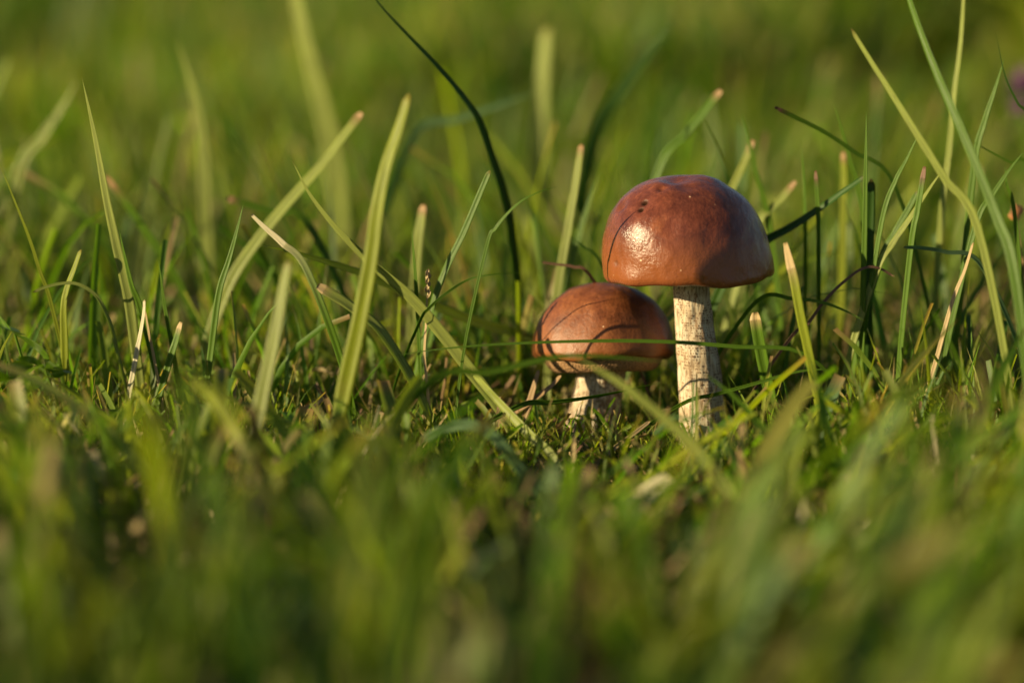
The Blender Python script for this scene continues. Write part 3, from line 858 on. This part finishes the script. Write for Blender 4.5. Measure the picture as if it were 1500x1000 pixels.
B('bleached white cut end lying on the slanting wide blade', [(369, 314), (388, 332), (415, 356), (450, 395)], (-0.02, -0.02), 10, 'green', 'cut', roll=0.1, tip_len=0.42, tip_tone='white')
B('thick pale clipping with pinkish cut end lying in the turf', [(465, 418), (485, 430), (515, 450), (560, 488)], (-0.03, -0.03), 15, 'pale', 'cut', roll=0.1, tip_len=0.10, tip_tone='straw', cat='grass clipping')
B('soft green blade with withered pinkish tip behind the tall pointed blade', [(155, 256), (172, 278), (200, 318), (235, 370), (260, 410)], 0.09, 10, 'green', 'cut', roll=0.2, tip_len=0.13)
B('soft short blade with brown blunt tip leaning over behind the turf', [(332, 290), (365, 300), (405, 312), (450, 326)], 0.07, 11, 'green', 'cut', roll=0.2, tip_len=0.06)
B('blurred pale stalk rising behind the turf in the shade', [(258, 55), (275, 105), (290, 160), (298, 215), (302, 300)], 0.20, 15, 'pale', roll=0.2)
B('wide blurred pale stalk standing tall behind the slanting blades', [(432, -30), (445, 40), (462, 110), (480, 180), (492, 250)], 0.26, 28, 'pale', 'blunt', roll=0.2)
B('wide very blurred pale stalk standing behind the bent dark blade', [(803, 40), (797, 110), (792, 200), (790, 290)], 0.30, 26, 'pale', 'blunt', roll=0.2)
B('faint blurred blade leaning low across the shaded lawn', [(115, 115), (90, 160), (60, 205), (32, 245)], 0.20, 14, 'pale', roll=0.2)
B('faint blurred pale blade lying level behind the bent dark blade', [(785, 135), (730, 155), (670, 175), (605, 200)], 0.18, 12, 'blue', roll=0.2)
B('large blurred dark blade leaning over behind the chestnut cap', [(995, 25), (950, 80), (905, 140), (870, 200)], 0.22, 22, 'deep', roll=0.2)
B('upright pale stub behind the slim blade with pale tip', [(622, 300), (617, 330), (612, 370)], 0.06, 13, 'pale', 'cut', roll=0.2, tip_len=0.08)
B('slim upright needle of grass beside the seed spike', [(603, 335), (606, 370), (610, 425)], -0.005, 5, 'green', roll=0.2)
B('arched pale thin blade bowed over in the matted turf', [(48, 428), (75, 418), (110, 415), (140, 432), (158, 465), (168, 500)], (-0.01, -0.01), 6, 'pale', 'blunt', roll=0.2)
B('short split straw stub with white top in the matted turf', [(212, 439), (211, 460), (205, 495), (200, 520)], -0.01, 7, 'white', 'blunt', roll=0.1, name='straw', cat='straw', group='dry straws in the turf')
B('thin tan straw leaning on the split white stub', [(213, 455), (218, 485), (224, 515)], -0.008, 4, 'straw', 'blunt', roll=0.2, name='straw', cat='straw', group='dry straws in the turf')
B('short green stub with a cut top in the matted turf', [(266, 472), (258, 500), (250, 525)], -0.015, 9, 'green', 'cut', roll=0.2, tip_len=0.08, tip_tone='straw')
# --- in front, out of focus
B('wide blurred yellow green blade leaning in the turf before the mushrooms', [(285, 555), (320, 590), (355, 640), (395, 690)], (-0.16, -0.18), 32, 'yellow', 'blunt', roll=0.1)
B('blurred bleached blade standing upright in the turf', [(424, 382), (415, 430), (404, 490), (385, 580), (375, 640)], (-0.10, -0.11), 20, 'pale', 'blunt', roll=0.2)
B('blurred blue green blade arched over before the small mushroom stem', [(618, 645), (650, 628), (690, 622), (725, 640), (765, 690)], (-0.09, -0.10), 19, 'blue', 'blunt', roll=0.2)
B('blurred pale scrap of dry leaf beneath the slim speckled stem', [(985, 700), (955, 722), (925, 750)], (-0.125, -0.13), 42, 'white', 'blunt', roll=0.1, name='dry_leaf', cat='dry leaf', group='dry leaf scraps in the turf')
B('blurred long buff scrap of dry leaf lying deep in the turf', [(735, 800), (700, 818), (665, 838)], (-0.19, -0.20), 32, 'straw', 'blunt', roll=0.1, name='dry_leaf', cat='dry leaf', group='dry leaf scraps in the turf')
B('blurred orange brown withered leaf tip against the bleached upright blade', [(371, 595), (376, 625), (388, 670)], (-0.17, -0.17), 30, 'tan', 'blunt', roll=0.1, name='dry_leaf', cat='dry leaf', group='dry leaf scraps in the turf')
B('blurred blade drooping in an arch low in the turf', [(90, 795), (120, 800), (150, 820), (182, 868)], (-0.18, -0.19), 20, 'pale', 'blunt', roll=0.2)
B('pale straw lying at a slant before the feet of the mushrooms', [(952, 617), (930, 634), (905, 652), (882, 672)], (-0.03, -0.04), 8, 'straw', 'blunt', roll=0.2, name='straw', cat='straw', group='dry straws in the turf')
B('tan straw standing under the rim of the russet cap', [(790, 542), (784, 562), (775, 592)], 0.0, 9, 'tan', 'blunt', roll=0.2, name='straw', cat='straw', group='dry straws in the turf')
B('tan straw leaning under the russet cap beside the standing one', [(822, 550), (805, 568), (778, 588)], 0.0, 8, 'tan', 'blunt', roll=0.2, name='straw', cat='straw', group='dry straws in the turf')


# --- blades whose shadows lie as fine lines on the caps
def shadow_blade(label, pix, reach, w, tone='green'):
    o = Vector((0, -DIST, CAMZ))
    pts = []
    for k, (px, py) in enumerate(pix):
        d = (P(px, py, 0) - o).normalized()
        hit = BVH.ray_cast(o, d)[0]
        if hit is None: continue
        r = reach[0] + (reach[1] - reach[0]) * k / (len(pix) - 1)
        pts.append(hit + L * r)
    q = [tuple(project(np.array(p))[:2]) for p in pts]
    B(label, [(float(a), float(b)) for a, b in q], 0.0, w, tone, roll=0.1, extra=pts)


shadow_blade('hair fine blade curving up beside the pits of the chestnut cap', [(940, 306), (922, 318), (908, 334), (898, 355), (892, 378), (890, 404)], (0.035, 0.05), 4.5)
shadow_blade('hair fine blade bowed over in front of the russet cap', [(920, 438), (880, 442), (850, 450), (822, 470), (800, 492), (788, 514)], (0.045, 0.05), 4.5)

# ------------------------------------------------------------------ seed spike
def seed_spike():
    root = B('bleached grass stalk carrying a withered seed spike', [(626, 432), (624, 480), (622, 520), (626, 565)], -0.008, 4, 'straw', 'blunt', roll=0.2, name='seed_stalk', cat='seed stalk', group='dry stalks in the turf')
    o = root.location
    for i in range(9):
        a = P(627 + 3 * math.sin(i * 2.1), 436 - i * 4, -0.008)
        b = a + Vector((0.0010 * math.cos(i * 2.4), 0.0010 * math.sin(i * 2.4), 0.0026))
        m = (a + b) / 2
        cen = catmull([a, m, b], 8)
        hw = 0.0007 * np.sin(np.linspace(0.25, np.pi - 0.1, 9))
        me = strip_mesh('husk', cen, hw, 0.3 * (i % 3 - 1), T['straw'], T['tan'], 0.8, 0, 1, 0.6, M_DRY)
        me.transform(Matrix.Translation(-o))
        link('husk', me, root)


seed_spike()


# ------------------------------------------------------------------ clover
def clover(label, px, py, Y, size, az, tip):
    top = P(px, py, Y)
    root = bpy.data.objects.new('clover', None); COL.objects.link(root)
    root.empty_display_size = 0.01
    base = Vector((top.x + 0.006, top.y + 0.004, float(hgt(top.x, top.y))))
    root.location = base
    root['label'] = label; root['category'] = 'clover'; root['group'] = 'clover leaves in the turf'
    up = Vector((math.sin(tip) * math.cos(az), math.sin(tip) * math.sin(az), math.cos(tip)))
    rot = up.to_track_quat('Z', 'Y').to_matrix()
    for k in range(3):
        a0 = az + k * 2.094
        vs, tn, uv = [], [], []
        nr, nc = 9, 7
        for i in range(nr):
            t = i / (nr - 1)
            w = 0.46 * math.sin(math.pi * min(1, (t * 0.86 + 0.02)) ** 1.25) ** 0.8
            for j in range(nc):
                u = j / (nc - 1) * 2 - 1
                lx = t * (1 - 0.10 * (1 - abs(u)) * (t > 0.9)); ly = u * w
                lz = 0.16 * abs(u) * w * 2 + 0.10 * t - 0.16 * t * t
                p = Vector((lx * math.cos(a0) - ly * math.sin(a0), lx * math.sin(a0) + ly * math.cos(a0), lz)) * size
                vs.append(tuple((rot @ p) + top - base))
                mark = math.exp(-((t - 0.52 - 0.16 * (1 - abs(u))) / 0.07) ** 2)
                c = T['green'] * 0.8 * (1 - 0.6 * mark) + np.array((0.20, 0.25, 0.13)) * 0.6 * mark
                tn.append(c); uv.append((u * 0.6 + 9 * k, t * 3, px))
        q = [(i * nc + j, i * nc + j + 1, (i + 1) * nc + j + 1, (i + 1) * nc + j) for i in range(nr - 1) for j in range(nc - 1)]
        link('leaflet', mesh_np('leaflet', np.array(vs), np.array(q), M_LEAF, tint=np.array(tn), uv=np.array(uv)), root)
    st = [Vector((0, 0, -0.003)), (top - base) * 0.5 + Vector((0.003, 0, 0)), top - base]
    cen = catmull(st, 10); vs = []
    for c in cen:
        for k in range(6):
            a = k * math.pi / 3
            vs.append((c.x + 0.0005 * math.cos(a), c.y + 0.0005 * math.sin(a), c.z))
    link('stalk', mesh_np('stalk', np.array(vs), grid_quads(11, 6), M_LEAF, tint=np.tile(T['green'], (len(vs), 1)), uv=np.zeros((len(vs), 3))), root)


clover('clover leaf with rounded leaflets held above the matted turf', 22, 490, -0.03, 0.015, 0.4, 0.7)
clover('clover leaf with pale marked leaflets pressed low under the higher clover', 20, 556, -0.05, 0.014, 2.0, 0.6)
clover('small clover leaf half hidden under crossing blades beside the marked clover', 66, 540, -0.045, 0.011, 1.0, 0.5)


# ------------------------------------------------------------------ purple flower, orange leaf
def purple_flower():
    head = P(1497, 142, 0.30)
    root = bpy.data.objects.new('wildflower', None); COL.objects.link(root)
    root.empty_display_size = 0.01
    base = Vector((head.x + 0.01, head.y, float(hgt(head.x, head.y)))); root.location = base
    root['label'] = 'blurred purple wildflower head on a thin stalk at the edge of the lawn'; root['category'] = 'flower'
    cen = catmull([Vector((0, 0, -0.004)), (head - base) * 0.5 + Vector((0.004, 0, 0)), head - base], 12); vs = []
    for c in cen:
        for k in range(6):
            a = k * math.pi / 3
            vs.append((c.x + 0.0011 * math.cos(a), c.y + 0.0011 * math.sin(a), c.z))
    link('stalk', mesh_np('stalk', np.array(vs), grid_quads(13, 6), M_LEAF, tint=np.tile(T['green'], (len(vs), 1)), uv=np.zeros((len(vs), 3))), root)
    for i in range(60):
        z = -1 + 2 * (i + .5) / 60; a = i * 2.39996
        d = Vector((math.sqrt(1 - z * z) * math.cos(a), math.sqrt(1 - z * z) * math.sin(a), z * 1.3 + 0.25))
        c = head - base
        s = Vector((-math.sin(a), math.cos(a), 0)) * 0.0013
        p = [c + d * 0.002, c + d * 0.007 + s, c + d * 0.0115, c + d * 0.007 - s]
        me = bpy.data.meshes.new('petal'); me.from_pydata([tuple(v) for v in p], [], [(0, 1, 2, 3)]); me.materials.append(M_PETAL)
        link('petal', me, root)


purple_flower()


def orange_scrap():
    c = P(1489, 312, 0.05)
    vs, q = [], []
    for i in range(6):
        for j in range(5):
            u, t = j / 4 * 2 - 1, i / 5
            w = 0.0030 * math.sin(math.pi * (0.10 + 0.87 * t ** 1.4)) * (1 + 0.35 * math.sin(9 * t + u))
            vs.append((c.x + u * w, c.y + 0.001 * u * u, c.z - 0.003 + t * 0.006 + 0.0007 * math.sin(u * 3 + t * 5)))
    q = [(i * 5 + j, i * 5 + j + 1, (i + 1) * 5 + j + 1, (i + 1) * 5 + j) for i in range(5) for j in range(4)]
    me = mesh_np('dry_leaf', np.array(vs) - np.array(c), np.array(q), M_DEAD_LEAF)
    o = link('dry_leaf', me, label='small orange dead leaf scrap caught among upright blades', category='dry leaf', group='dry leaf scraps in the turf')
    o.location = c
    foot = Vector((c.x + 0.006, c.y + 0.003, float(hgt(c.x, c.y)) - 0.004))
    cen = catmull([foot, (foot + c) / 2 + Vector((0.004, 0, 0)), c + Vector((0, 0.0004, -0.001))], 16)
    st = strip_mesh('stalk', cen, np.full(17, 0.0006), -0.5, T['tan'], T['brown'], 0.9, 0, 1, 0.6, M_DRY)
    st.transform(Matrix.Translation(-c))
    link('stalk', st, o)


orange_scrap()
